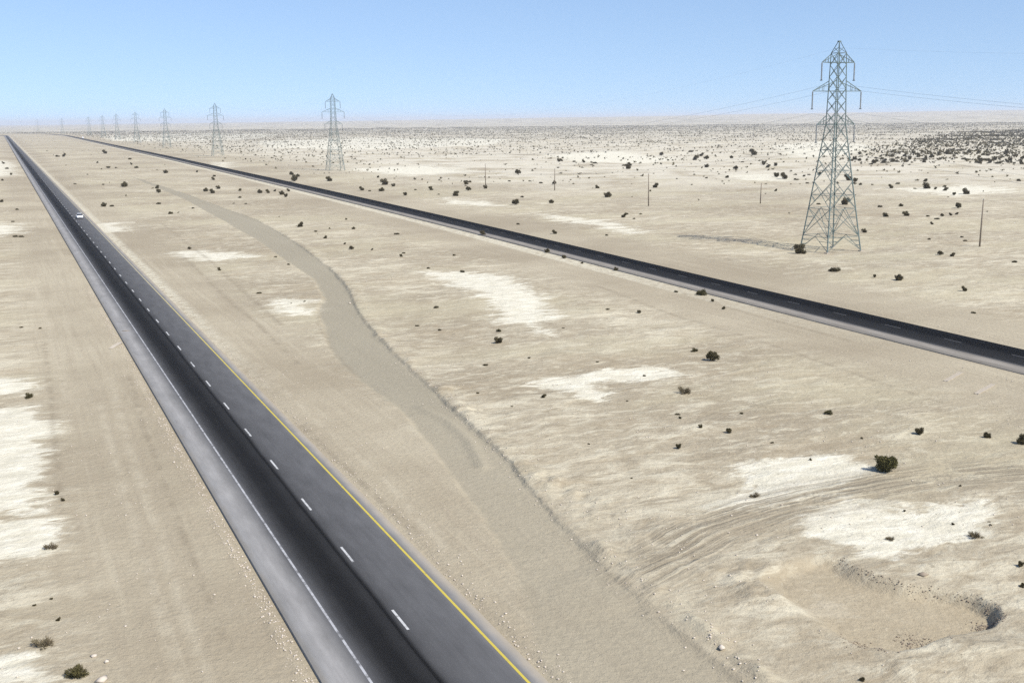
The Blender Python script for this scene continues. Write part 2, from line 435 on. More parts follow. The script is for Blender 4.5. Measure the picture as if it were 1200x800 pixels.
    rough_here = t.math('SUBTRACT', 1.0, t.math('MULTIPLY', 0.7, t.math('MAXIMUM', wf, t.math('MAXIMUM', graded, pit)), clamp=True))
    h = t.math('ADD', h, t.math('MULTIPLY', t.math('MULTIPLY', mid, 1.5), rough_here))
    return t.bsdf(c, 0.95, 0.08, t.bump(h, 0.28, 0.9))

# ------------------------------------------------------------------ mesh helpers
def mesh_np(name, V, Fq, smooth=False):
    V = np.asarray(V, np.float32); Fq = np.asarray(Fq, np.int32)
    me = bpy.data.meshes.new(name)
    k = Fq.shape[1]
    me.vertices.add(len(V)); me.vertices.foreach_set('co', V.ravel())
    me.loops.add(Fq.size); me.loops.foreach_set('vertex_index', Fq.ravel())
    me.polygons.add(len(Fq)); me.polygons.foreach_set('loop_start', np.arange(0, Fq.size, k, dtype=np.int32))
    me.polygons.foreach_set('loop_total', np.full(len(Fq), k, np.int32))
    if smooth: me.polygons.foreach_set('use_smooth', np.ones(len(Fq), bool))
    me.update(calc_edges=True)
    return me
def add(name, me, mat=None, parent=None, loc=None):
    o = bpy.data.objects.new(name, me)
    if mat is not None and me is not None and not me.materials: me.materials.append(mat)
    col.objects.link(o)
    if parent is not None: o.parent = parent
    if loc is not None: o.location = loc
    return o
def tag(o, label=None, cat=None, group=None, kind=None):
    for k, v in (('label', label), ('category', cat), ('group', group), ('kind', kind)):
        if v: o[k] = v
    return o
class MB:
    """collects boxes, bars and lofts into one mesh"""
    def __init__(self): self.v = []; self.f = []
    def raw(self, v, f):
        b = len(self.v); self.v += [tuple(p) for p in v]; self.f += [tuple(i + b for i in q) for q in f]; return self
    def box(self, x0, x1, y0, y1, z0, z1):
        v = [(x, y, z) for z in (z0, z1) for y in (y0, y1) for x in (x0, x1)]
        return self.raw(v, [(0,2,3,1),(4,5,7,6),(0,1,5,4),(2,6,7,3),(0,4,6,2),(1,3,7,5)])
    def bar(self, a, b, w, w2=None):
        a = Vector(a); b = Vector(b); d = (b - a).normalized()
        r = Vector((0, 0, 1)) if abs(d.z) < 0.95 else Vector((1, 0, 0))
        x = d.cross(r).normalized(); y = d.cross(x)
        w2 = w if w2 is None else w2
        v = [p + (x * i + y * j) * ww / 2 for p, ww in ((a, w), (b, w2)) for i, j in ((-1,-1),(1,-1),(1,1),(-1,1))]
        return self.raw(v, [(3,2,1,0),(4,5,6,7),(0,1,5,4),(1,2,6,5),(2,3,7,6),(3,0,4,7)])
    def tube(self, pts, rad, n=6):
        pts = [Vector(p) for p in pts]; m = len(pts); vv = []
        for i, p in enumerate(pts):
            d = (pts[min(i + 1, m - 1)] - pts[max(i - 1, 0)]).normalized()
            r = Vector((0, 0, 1)) if abs(d.z) < 0.95 else Vector((1, 0, 0))
            x = d.cross(r).normalized(); y = d.cross(x)
            q = rad[i] if isinstance(rad, (list, tuple)) else rad
            vv += [p + (x * math.cos(k * 2 * math.pi / n) + y * math.sin(k * 2 * math.pi / n)) * q for k in range(n)]
        ff = [(i * n + k, i * n + (k + 1) % n, (i + 1) * n + (k + 1) % n, (i + 1) * n + k) for i in range(m - 1) for k in range(n)]
        ff += [tuple(range(n))[::-1], tuple((m - 1) * n + k for k in range(n))]
        return self.raw(vv, ff)
    def mesh(self, name, smooth=False):
        me = bpy.data.meshes.new(name); me.from_pydata(self.v, [], self.f); me.update()
        if smooth: me.polygons.foreach_set('use_smooth', [True] * len(me.polygons))
        return me
    def build(self, name, mat, parent=None, smooth=False, loc=None):
        return add(name, self.mesh(name, smooth), mat, parent, loc)

# ------------------------------------------------------------------ ground sheet
def build_ground():
    dense = np.arange(-35, 35.001, 0.075)
    th = np.radians(np.concatenate([dense, np.arange(38, 325 - 2.9, 3.0)]))
    r = [4.0]
    while r[-1] < 26: r.append(r[-1] * 1.16)
    while r[-1] < 45: r.append(r[-1] * 1.02)
    while r[-1] < 130: r.append(r[-1] * 1.0040)
    while r[-1] < 1500: r.append(r[-1] * 1.0060)
    while r[-1] < 26000: r.append(r[-1] * 1.018)
    r = np.array(r); nr, nt = len(r), len(th)
    P = np.stack([np.outer(r, np.sin(th)), np.outer(r, np.cos(th))], -1).reshape(-1, 2)
    z, A, B, C = terrain(P)
    V = np.column_stack([P, z])
    i, j = np.meshgrid(np.arange(nr - 1), np.arange(nt), indexing='ij')
    jn = (j + 1) % nt
    Fq = np.stack([i * nt + j, (i + 1) * nt + j, (i + 1) * nt + jn, i * nt + jn], -1).reshape(-1, 4)
    # a small ring in the middle, below the drone
    b = len(V)
    zc, Ac, Bc, Cc = terrain(np.array([[0.0, 0.0]]))
    V = np.vstack([V, [[0, 0, zc[0]]]]); A = np.vstack([A, Ac]); B = np.vstack([B, Bc]); C = np.vstack([C, Cc])
    jj = np.arange(0, nt, 2)
    cap = np.stack([np.full(len(jj), b), jj, (jj + 1) % nt, (jj + 2) % nt], -1)
    if nt % 2: cap[-1] = [b, nt - 1, 0, 0]; cap = cap[:-1]
    Fq = np.vstack([Fq, cap])
    Fq = Fq[:, ::-1]
    me = mesh_np('ground', V, Fq, True)
    for nm, M in (('mask_a', A), ('mask_b', B), ('mask_c', C)):
        at_ = me.attributes.new(nm, 'FLOAT_COLOR', 'POINT')
        at_.data.foreach_set('color', M.astype(np.float32).ravel())
    return tag(add('ground', me, ground_material()), kind='structure')
build_ground()

# ------------------------------------------------------------------ roads
def road_material(name, stops, lo, hi, dust):
    """stops: (metres across, grey level); tyre polish, patches and blown dust on top"""
    t = NT(name)
    uv = t.n('ShaderNodeUVMap', uv_map='road').outputs[0]
    sep = t.n('ShaderNodeSeparateXYZ'); t.put(sep.inputs[0], uv)
    u, s = sep.outputs[0], sep.outputs[1]
    wob = t.noise(t.xyz(t.math('MULTIPLY', u, 0.2), t.math('MULTIPLY', s, 0.06)), 1.0, 4, 0.6)
    uu = t.math('ADD', u, t.math('MULTIPLY', t.math('SUBTRACT', wob, 0.5), 0.35))
    f = t.math('DIVIDE', t.math('SUBTRACT', uu, lo), hi - lo)
    c = t.ramp(f, [((p - lo) / (hi - lo), g) for p, g in stops])
    pos = t.n('ShaderNodeNewGeometry').outputs['Position']
    blot = t.noise(t.xyz(t.math('MULTIPLY', u, 1.0), t.math('MULTIPLY', s, 0.22)), 0.9, 6, 0.65)
    streak = t.noise(t.xyz(t.math('MULTIPLY', u, 5.0), t.math('MULTIPLY', s, 0.04)), 1.0, 4, 0.6)
    agg = t.noise(pos, 22.0, 3, 0.6)
    g = t.math('ADD', 0.30, t.math('ADD', t.math('MULTIPLY', blot, 0.80), t.math('ADD', t.math('MULTIPLY', streak, 0.26), t.math('MULTIPLY', agg, 0.26))))
    c = t.mix(1.0, c, t.xyz(g, g, g), 'MULTIPLY')
    for (a, b, amt) in dust:              # sand blown over the paving edge, strongest at b
        d = t.step(a, b, t.math('ADD', u, t.math('MULTIPLY', t.math('SUBTRACT', t.noise(t.xyz(u, t.math('MULTIPLY', s, 0.35)), 0.8, 6, 0.7), 0.5), 1.1)))
        c = t.mix(t.math('MULTIPLY', d, amt), c, (0.35, 0.30, 0.225))
    return t.bsdf(c, 0.95, 0.06, t.bump(agg, 0.01, 0.5))

def strip(name, cols, svals, place, zs, mat, parent=None, skirt=0.4):
    """a ribbon: cols are metres across, place(u, s) gives world points, zs the height of each column"""
    V = []; UV = []
    cc = list(cols); zz = list(zs)
    if skirt:
        cc = [cc[0] - 0.03] + cc + [cc[-1] + 0.06]; zz = [zz[0] - skirt] + zz + [zz[-1] - skirt]
    for s in svals:
        for u, z in zip(cc, zz):
            p = place(u, s); V.append((p[0], p[1], z)); UV.append((u, s))
    n = len(cc); m = len(svals)
    Fq = np.array([(i * n + j, i * n + j + 1, (i + 1) * n + j + 1, (i + 1) * n + j) for i in range(m - 1) for j in range(n - 1)])
    me = mesh_np(name, V, Fq)
    uvl = me.uv_layers.new(name='road')
    uvl.data.foreach_set('uv', np.array(UV, np.float32)[Fq.ravel()].ravel())
    return add(name, me, mat, parent)

S_NEAR = np.concatenate([np.arange(-300, 600, 12.0), np.arange(600, 4300, 50.0)])
def place_near(u, s):
    return us(u + float(near_bend(np.array(s))), s)
def place_far(o, s):
    return us(float(far_u(np.array(s))) + o, s)
near_mat = road_material('asphalt_near_road',
    [(12.3, (.31, .29, .25)), (12.9, (.37, .35, .315)), (13.6, (.34, .325, .30)), (14.2, (.21, .204, .192)), (14.75, .10), (15.1, .062), (15.5, .034), (16.1, .014), (16.9, .012),
     (17.6, .022), (17.85, .022), (17.95, .009), (18.05, .012), (18.35, .062), (19.0, .084), (20.5, .098), (21.7, .11), (22.1, (.15, .147, .142)), (22.6, (.21, .205, .195)), (23.2, (.25, .235, .205))],
    12.0, 24.0, [(22.15, 23.1, 0.75), (13.0, 12.35, 0.55)])
ROADZ = 0.0
near_road = strip('road', [12.55, 14.75, 16.4, 18.0, 20.2, 22.1, 23.0], S_NEAR, place_near, [.05, 0.08, 0.10, 0.115, 0.10, 0.08, 0.0], near_mat)
tag(near_road, kind='structure', label='near carriageway with a black worn lane and a grey lane')
far_mat = road_material('asphalt_far_road',
    [(-3.2, (.31, .27, .21)), (-2.4, (.31, .275, .222)), (-1.2, (.29, .262, .22)), (-0.45, (.22, .20, .17)), (-0.1, .05), (0.3, .022), (2.6, .015), (3.5, .012), (3.8, .007), (5.0, .004), (6.9, .004), (7.4, .008), (8.0, .05)],
    -3.6, 8.4, [])
S_FAR = np.concatenate([np.arange(-250, 600, 12.0), np.arange(600, 4600, 50.0)])
far_road = strip('road', [-2.75, -0.1, 1.8, 3.65, 5.5, 7.4], S_FAR, place_far, [-.02, 0.03, 0.05, 0.06, 0.05, 0.02], far_mat)
tag(far_road, kind='structure', label='far carriageway, dark asphalt with a pale inner shoulder')

def paint(name, c, wear, dust=None):
    t = NT(name)
    pos = t.n('ShaderNodeNewGeometry').outputs['Position']
    n = t.noise(pos, 1.6, 6, 0.75)
    f = t.step(wear - 0.14, wear + 0.14, n)
    fine = t.noise(pos, 12.0, 3, 0.6)
    cc = t.mix(f, t.mix(fine, tuple(v * 0.8 for v in c), c), (0.10, 0.098, 0.095))
    if dust:                       # a stretch of the line that lies under blown sand
        cc = t.mix(t.math('MULTIPLY', t.step(dust[0], dust[1], t.dot(pos, (RD[0], RD[1], 0))), 0.8), cc, (0.38, 0.34, 0.25))
    return t.bsdf(cc, 0.75, 0.2)
white_paint = paint('worn_white_paint', (0.52, 0.52, 0.50), 0.60)
white_faint = paint('faded_white_paint', (0.42, 0.42, 0.42), 0.56)
yellow_paint = paint('yellow_paint', (0.52, 0.42, 0.07), 0.66, (110, 230))
far_paint = paint('dust_dulled_paint', (0.11, 0.11, 0.11), 0.5)
def zn(u):   # crown of the near road
    return float(np.interp(u, [12.55, 14.75, 16.4, 18.0, 20.2, 22.1, 23.0], [.05, 0.08, 0.10, 0.115, 0.10, 0.08, 0.0]))
SL = np.concatenate([np.arange(-60, 600, 12.0), np.arange(600, 3100, 50.0)])
strip('edge_line', [14.73, 14.87], SL, place_near, [zn(14.73) + .006, zn(14.87) + .006], white_faint, near_road, 0)
strip('yellow_line', [21.93, 22.09], SL, place_near, [zn(21.93) + .007, zn(22.09) + .006], yellow_paint, near_road, 0)
def dash_mesh(u, z):
    V = [(*us(u + a, b), z) for b in (0, 2.85) for a in (-.075, .075)]
    return mesh_np('lane_dash', V, np.array([[0, 1, 3, 2]]))
dash_me = dash_mesh(18.45, zn(18.45) + 0.006); dash_me.materials.append(white_paint)
for k in range(-6, 60):
    p = us(0, 58.9 - 2.95 + k * 10.87)
    o = add('lane_dash', dash_me, None, near_road, (p[0], p[1], 0))
fdash = mesh_np('lane_dash', [(*(RN * a + RD * b), 0.066) for b in (0, 3.0) for a in (-.07, .07)], np.array([[0, 1, 3, 2]])); fdash.materials.append(far_paint)
for k in range(-3, 26):
    s0 = 92 + k * 11.0
    p = place_far(3.65, s0)
    q = place_far(3.65, s0 + 3)
    o = add('lane_dash', fdash, None, far_road, (p[0], p[1], 0))
    o.rotation_euler.z = math.atan2(q[1] - p[1], q[0] - p[0]) - math.atan2(RD[1], RD[0])
strip('edge_line', [0.02, 0.14], np.arange(-60, 700, 12.0), place_far, [.0385, .0395], far_paint, far_road, 0)

# ------------------------------------------------------------------ pylons
steel = plain('galvanised_steel', (0.12, 0.16, 0.152), 0.6, 0.3, 0.1, 0.18, 0.8)
glass_ins = plain('insulator_glaze', (0.13, 0.15, 0.16), 0.3, 0.5, 0.0, 0.1)
concrete = plain('concrete', (0.36, 0.32, 0.26), 0.9, 0.2, 0.0, 0.15, 2.0)
cable_mat = plain('aluminium_cable', (0.16, 0.17, 0.18), 0.5, 0.4, 0.4, 0.05)
Z_W, Z_T, Z_P = 26.5, 40.9, 43.2
def half(z):
    return float(np.interp(z, [0, Z_W, Z_T, Z_P], [4.6, 1.45, 1.12, 0.14]))
def corner(k, z):
    h = half(z); return Vector(((-h, h, h, -h)[k], (-h, -h, h, h)[k], z))
LV_LOW = [3.2, 9.0, 14.6, 19.2, 23.2, Z_W]
LV_UP = list(np.linspace(Z_W, Z_T, 7))
ARMS = [(39.0, 4.35, 1.7), (33.2, 6.5, 2.1), (26.4, 5.1, 1.9)]
INS = 3.7
def brace_list():
    B = []
    for lv in (LV_LOW, LV_UP):
        for a, b in zip(lv[:-1], lv[1:]):
            for k in range(4):
                q = (k + 1) % 4
                B += [(corner(k, a), corner(q, b)), (corner(q, a), corner(k, b))]
    for z in (3.2, 9.0, Z_W, 33.2, 39.0, Z_T):
        for k in range(4): B.append((corner(k, z), corner((k + 1) % 4, z)))
    for k in range(4):                               # K bracing of the feet
        q = (k + 1) % 4; mid = (corner(k, 3.2) + corner(q, 3.2)) / 2
        B += [(mid, corner(k, 0.3)), (mid, corner(q, 0.3))]
        mid = (corner(k, 9.0) + corner(q, 9.0)) / 2
        B += [(mid, corner(k, 3.2)), (mid, corner(q, 3.2))]
    for k in range(4):                               # secondary stays of the tall panels
        q = (k + 1) % 4
        for a, b in ((9.0, 14.6), (14.6, 19.2), (19.2, 23.2)):
            x = (corner(k, a) + corner(q, b) + corner(q, a) + corner(k, b)) / 4
            m1 = corner(k, a) * .5 + corner(k, b) * .5; m2 = corner(q, a) * .5 + corner(q, b) * .5
            B += [(m1, x), (m2, x), (m1, corner(k, a).lerp(x, .5)), (m2, corner(q, a).lerp(x, .5)), (m1, corner(k, b).lerp(x, .5)), (m2, corner(q, b).lerp(x, .5))]
        for a, b in ((0.3, 3.2), (3.2, 9.0)):
            mid = (corner(k, b) + corner(q, b)) / 2
            for c0 in (k, q):
                for f in (.35, .68): B.append((corner(c0, a).lerp(corner(c0, b), f), corner(c0, a).lerp(mid, f)))
    return B
BRACES = brace_list()
def peak_mb(mb):
    for k in range(4): mb.bar(corner(k, Z_T), corner(k, Z_P), 0.13)
    for k in range(4): mb.bar(corner(k, Z_T), corner((k + 1) % 4, 42.0), 0.08)
    mb.box(-.28, .28, -.28, .28, Z_P - .15, Z_P + .15); return mb
def arm_mb(mb, z, span, rise, side, w=0.12):
    h = half(z); tip = Vector((side * span, 0, z))
    for yy in (-1, 1):
        mb.bar((side * h, yy * h, z), tip, w); mb.bar((side * half(z + rise), yy * half(z + rise), z + rise), tip, w)
        for f in (0.3, 0.6):
            a = Vector((side * h, yy * h, z)).lerp(tip, f); b = Vector((side * half(z + rise), yy * half(z + rise), z + rise)).lerp(tip, f)
            mb.bar(a, b, 0.07)
    for f in (0.3, 0.6):
        mb.bar(Vector((side * h, -h, z)).lerp(tip, f), Vector((side * h, h, z)).lerp(tip, f), 0.07)
    return mb
def insulator_mb(mb, z, span, side):
    pts, rad = [], []
    for i in range(29):
        pts.append((side * span, 0, z - 0.1 - i * (INS - .3) / 28)); rad.append(0.17 if i % 2 else 0.09)
    mb.tube(pts, rad, 8); mb.box(side * span - .1, side * span + .1, -.3, .3, z - INS, z - INS + .18); return mb
LEG_ME = []
for k in range(4):
    mb = MB()
    mb.bar(corner(k, -0.4), corner(k, Z_W), 0.20, 0.17); mb.bar(corner(k, Z_W), corner(k, Z_T), 0.16, 0.13)
    LEG_ME.append(mb.mesh('leg'))
FOOT_ME = MB().box(-.45, .45, -.45, .45, -0.6, .22).mesh('footing'); FOOT_ME.materials.append(concrete)
BR_ME = []
for a, b in BRACES: BR_ME.append(MB().bar(a, b, 0.085).mesh('brace'))
all_br = MB()
for a, b in BRACES: all_br.bar(a, b, 0.09)
ALLBR_ME = all_br.mesh('bracing')
PEAK_ME = peak_mb(MB()).mesh('peak')
ARM_ME = {}; INS_ME = {}
for i, (z, sp, rise) in enumerate(ARMS):
    for sd in (-1, 1):
        ARM_ME[i, sd] = arm_mb(MB(), z, sp, rise, sd).mesh('crossarm')
        INS_ME[i, sd] = insulator_mb(MB(), z, sp, sd).mesh('insulator'); INS_ME[i, sd].materials.append(glass_ins)
for m_ in LEG_ME + BR_ME + [ALLBR_ME, PEAK_ME] + list(ARM_ME.values()): m_.materials.append(steel)
def pylon(p, label, detail):
    root = add('pylon', None); root.location = (p[0], p[1], max(ground_z(p), -1) - 0.02)
    root.rotation_euler.z = -AZ
    if label.startswith('tall'): root.scale.z = 1.028
    tag(root, label, 'pylon', 'pylons of the power line beyond the far road')
    for k in range(4):
        l = add('leg', LEG_ME[k], None, root)
        if detail: f = add('footing', FOOT_ME, None, l); f.location = corner(k, 0)
    if detail:
        for m in BR_ME: add('brace', m, None, root)
    else:
        b = add('bracing', ALLBR_ME, None, root); b['kind'] = 'stuff'
    add('peak', PEAK_ME, None, root)
    for key in ARM_ME:
        a = add('crossarm', ARM_ME[key], None, root)
        add('insulator', INS_ME[key], None, a)
    return root
PYL_D = [240, 640, 955, 1290, 1610, 1910, 2230, 2580, 3050, 3900]
PYL_X = [None, None, 262, 204, 170, 148, 132, 116, 85, 57]
PYL_P = [at(973, 288), at(393, 199.5)]
for d, px in zip(PYL_D[2:], PYL_X[2:]):
    PYL_P.append(np.array([(px - 600) / F_PX * d * 1.0 / math.cos(PITCH) * 0.981 , d]))
ORD = ['second', 'third', 'fourth', 'fifth', 'sixth', 'seventh', 'eighth', 'ninth', 'tenth']
for i, p in enumerate(PYL_P):
    lab = ('tall lattice steel pylon with a bush at its foot, beside the far road' if i == 0 else
           'lattice steel pylon, %s along the line from the pylon with a bush at its foot' % ORD[i - 1])
    pylon(p, lab, i < 2)
# conductors and earth wire
line_dir = (PYL_P[0] - PYL_P[1]); line_dir /= np.linalg.norm(line_dir)
P0 = PYL_P[0] + RD * -360
chain = [P0] + PYL_P[:5]
for a in range(len(chain) - 1):
    A_, B_ = chain[a], chain[a + 1]
    za = ground_z(A_) ; zb = ground_z(B_)
    L = np.linalg.norm(B_ - A_)
    span = ['from the tall pylon towards the viewer', 'between the tall pylon and the second pylon', 'between the second and the third pylon',
            'between the third and the fourth pylon', 'between the fourth and the fifth pylon'][a]
    for (zz, sp, which) in [(z - INS, sd * s_, nm + (' on the road side ' if sd < 0 else ' on the plain side ')) for (z, s_, _), nm in zip(ARMS, ('upper power cable', 'middle power cable', 'lowest power cable')) for sd in (-1, 1)] + [(Z_P, 0.0, 'thin earth wire on the peaks ')]:
        pts = []
        sag = 12.0 * (L / 380) ** 2 * (0.8 if sp == 0 else 1)
        n = 40
        for i in range(n + 1):
            f = i / n; p = A_ + (B_ - A_) * f + RN * sp
            pts.append((p[0], p[1], (za * (1 - f) + zb * f) + zz - 4 * min(sag, 14) * f * (1 - f)))
        mb = MB().tube(pts, 0.016 if sp else 0.006, 5)
        o = mb.build('power_cable' if sp else 'earth_wire', cable_mat)
        tag(o, which + span,
            'cable', 'cables of the power line')

# ------------------------------------------------------------------ wooden poles
wood = plain('weathered_wood', (0.20, 0.165, 0.125), 0.9, 0.1, 0, 0.25, 6)
def pole(px, py, h, lab, lean):
    p = at(px, py); z = ground_z(p)
    root = add('pole', None); root.location = (p[0], p[1], z); root.rotation_euler = (lean, lean * .6, 0.3)
    MB().tube([(0, 0, -.5), (0, 0, h * .5), (0, 0, h)], [.19, .16, .12], 10).build('shaft', wood, root, True)
    MB().tube([(0, 0, h - .02), (0, 0, h + .12)], [.14, .05], 10).build('cap', steel, root)
    tag(root, lab, 'pole', 'bare poles on the plain')
pole(1148, 288, 10.2, 'bare dark wooden pole standing on open sand near the big pylon', 0.012)
pole(760, 241, 10.3, 'thin bare pole standing beside a round bush on the plain', -0.012)
pole(650, 223, 8.5, 'short thin bare pole on the plain past the far road', 0.01)
pole(569, 217, 9.0, 'faint thin pole farthest along the row of bare poles', 0.0)
pole(891, 239, 6.5, 'slender grey post on the sand ahead of the pylon', 0.02)

# ------------------------------------------------------------------ vehicles
white_car = plain('white_car_paint', (0.80, 0.80, 0.80), 0.25, 0.5, 0, 0.03)
dark_glass = plain('tinted_glass', (0.02, 0.024, 0.028), 0.08, 0.6, 0, 0.05)
rubber = plain('tyre_rubber', (0.02, 0.02, 0.02), 0.9, 0.1, 0, 0.1)
alloy = plain('wheel_alloy', (0.5, 0.5, 0.52), 0.35, 0.5, 0.7, 0.05)
lampm = plain('lamp_lens', (0.75, 0.76, 0.78), 0.1, 0.6, 0, 0.02)
black_trim = plain('black_trim', (0.03, 0.03, 0.032), 0.6, 0.3, 0, 0.1)
redm = plain('red_lens', (0.35, 0.02, 0.02), 0.2, 0.5, 0, 0.05)
def loft(mb, secs):
    """secs: rings of equal length joined end to end, both ends capped"""
    n = len(secs[0]); v = [p for r in secs for p in r]
    f = [(i * n + k, i * n + (k + 1) % n, (i + 1) * n + (k + 1) % n, (i + 1) * n + k) for i in range(len(secs) - 1) for k in range(n)]
    f += [tuple(range(n))[::-1], tuple((len(secs) - 1) * n + k for k in range(n))]
    return mb.raw(v, f)
def car_ring(y, w, z0, z1, r=0.12):
    return [(-w + r, y, z0), (w - r, y, z0), (w, y, z0 + r), (w * .985, y, z1 - r), (w - r * 1.3, y, z1), (-w + r * 1.3, y, z1), (-w * .985, y, z1 - r), (-w, y, z0 + r)]
def wheels(root, ys, tr, rad):
    for y in ys:
        for sd in (-1, 1):
            w = MB().tube([(sd * (tr - .11), y, rad), (sd * (tr + .11), y, rad)], rad, 20).build('wheel', rubber, root, False)
            MB().tube([(sd * (tr + .09), y, rad), (sd * (tr + .125), y, rad)], rad * .62, 14).build('rim', alloy, w)
def sedan(p, heading, z, label):
    root = add('car', None); root.location = (p[0], p[1], z); root.rotation_euler.z = heading   # nose along -Y
    body = loft(MB(), [car_ring(-2.28, .70, .38, .66), car_ring(-2.15, .84, .26, .76), car_ring(-1.5, .89, .22, .90), car_ring(-.85, .90, .22, .97),
                       car_ring(.9, .90, .22, 1.0), car_ring(1.6, .89, .22, 1.0), car_ring(2.15, .85, .28, .96), car_ring(2.3, .74, .42, .80)]).build('body', white_car, root, False)
    def g(y, w, z): return [(-w, y, z), (w, y, z)]
    MB().raw([(-.66, -.28, 1.43), (.66, -.28, 1.43), (.66, .95, 1.42), (-.66, .95, 1.42), (-.60, -.2, 1.49), (.60, -.2, 1.49), (.60, .88, 1.48), (-.60, .88, 1.48)],
             [(0,3,2,1),(4,5,6,7),(0,1,5,4),(1,2,6,5),(2,3,7,6),(3,0,4,7)]).build('roof', white_car, root)
    MB().raw([(-.80, -1.08, .95), (.80, -1.08, .95), (.655, -.27, 1.44), (-.655, -.27, 1.44), (-.80, -1.0, .90), (.80, -1.0, .90), (.65, -.2, 1.40), (-.65, -.2, 1.40)],
             [(0,1,2,3),(7,6,5,4),(0,4,5,1),(1,5,6,2),(2,6,7,3),(3,7,4,0)]).build('windscreen', dark_glass, root)
    MB().raw([(-.80, 1.66, .98), (.80, 1.66, .98), (.655, .94, 1.43), (-.655, .94, 1.43), (-.8, 1.6, .93), (.8, 1.6, .93), (.65, .87, 1.39), (-.65, .87, 1.39)],
             [(1,0,3,2),(6,7,4,5),(0,1,5,4),(1,2,6,5),(2,3,7,6),(3,0,4,7)]).build('rear_window', dark_glass, root)
    for sd in (-1, 1):
        for (y0, y1, t0, t1) in ((-1.02, .22, -.3, .22), (.28, 1.6, .28, .95)):
            MB().raw([(sd*.82, y0, .97), (sd*.82, y1, .97), (sd*.665, t1, 1.43), (sd*.665, t0, 1.43), (sd*.76, y0, .95), (sd*.76, y1, .95), (sd*.6, t1, 1.41), (sd*.6, t0, 1.41)],
                     [(0,1,2,3),(7,6,5,4),(0,4,5,1),(1,5,6,2),(2,6,7,3),(3,7,4,0)]).build('side_window', dark_glass, root)
        MB().box(sd*.62-.17, sd*.62+.17, -2.235, -2.08, .60, .74).build('headlight', lampm, root)
        MB().box(sd*.62-.17, sd*.62+.17, 2.15, 2.27, .70, .84).build('tail_light', redm, root)
        MB().box(sd*.98-.09, sd*.98+.09, -.86, -.74, .95, 1.09).build('mirror', white_car, root)
    MB().box(-.45, .45, -2.292, -2.2, .44, .58).build('grille', black_trim, root)
    MB().box(-.26, .26, -2.3, -2.25, .36, .43).build('number_plate', lampm, root)
    wheels(root, (-1.38, 1.36), .78, .32)
    tag(root, label, 'car')
    return root
car_p = us(20.05, 362)
sedan(car_p, -AZ, zn(20.1) - 0.005, 'small white car driving on the near road in the grey lane')
def box_truck(p, heading, z, label):
    root = add('truck', None); root.location = (p[0], p[1], z); root.rotation_euler.z = heading
    MB().box(-1.15, 1.15, -1.2, 4.2, .95, 3.25).build('cargo_box', white_car, root)
    cab = loft(MB(), [car_ring(-3.05, .98, .55, 1.45), car_ring(-2.85, 1.02, .45, 1.65), car_ring(-2.3, 1.03, .45, 2.35), car_ring(-1.35, 1.03, .45, 2.4)]).build('cab', white_car, root)
    MB().raw([(-.9, -2.84, 1.68), (.9, -2.84, 1.68), (.86, -2.36, 2.3), (-.86, -2.36, 2.3), (-.9, -2.75, 1.65), (.9, -2.75, 1.65), (.86, -2.28, 2.27), (-.86, -2.28, 2.27)],
             [(0,1,2,3),(7,6,5,4),(0,4,5,1),(1,5,6,2),(2,6,7,3),(3,7,4,0)]).build('windscreen', dark_glass, root)
    for sd in (-1, 1):
        MB().box(sd*1.035-.012, sd*1.035+.012, -2.2, -1.5, 1.5, 2.15).build('side_window', dark_glass, root)
        MB().box(sd*.72-.18, sd*.72+.18, -3.08, -2.95, .75, .95).build('headlight', lampm, root)
    MB().box(-.4, .4, -2.6, 4.0, .55, .93).build('chassis', black_trim, root)
    wheels(root, (-2.2, 2.8), .92, .46)
    tag(root, label, 'truck')
tp = place_far(6.2, 0); 
def far_s_for(px, py):
    q = at(px, py); return float(q @ RD)
s2 = far_s_for(97, 162.5); tp = place_far(5.6, s2)
box_truck(tp, math.pi - AZ, 0.05, 'white box truck on the far road, close to where it fades out')

# ------------------------------------------------------------------ shrubs
def leaf_material(name, a, b):
    t = NT(name)
    oi = t.n('ShaderNodeObjectInfo').outputs['Random']
    pos = t.n('ShaderNodeNewGeometry').outputs['Position']
    n = t.noise(pos, 2.5, 3, 0.6)
    c = t.mix(n, a, b)
    c = t.mix(t.math('MULTIPLY', oi, 0.45), c, (0.085, 0.066, 0.035))
    return t.bsdf(c, 0.8, 0.15)
leaf_green = leaf_material('olive_leaves', (0.045, 0.044, 0.014), (0.115, 0.105, 0.035))
leaf_dark = leaf_material('dark_scrub_leaves', (0.044, 0.038, 0.016), (0.105, 0.088, 0.040))
leaf_dry = leaf_material('dry_scrub', (0.10, 0.085, 0.05), (0.22, 0.18, 0.11))
bark = plain('shrub_bark', (0.12, 0.09, 0.06), 0.9, 0.1, 0, 0.3, 8)

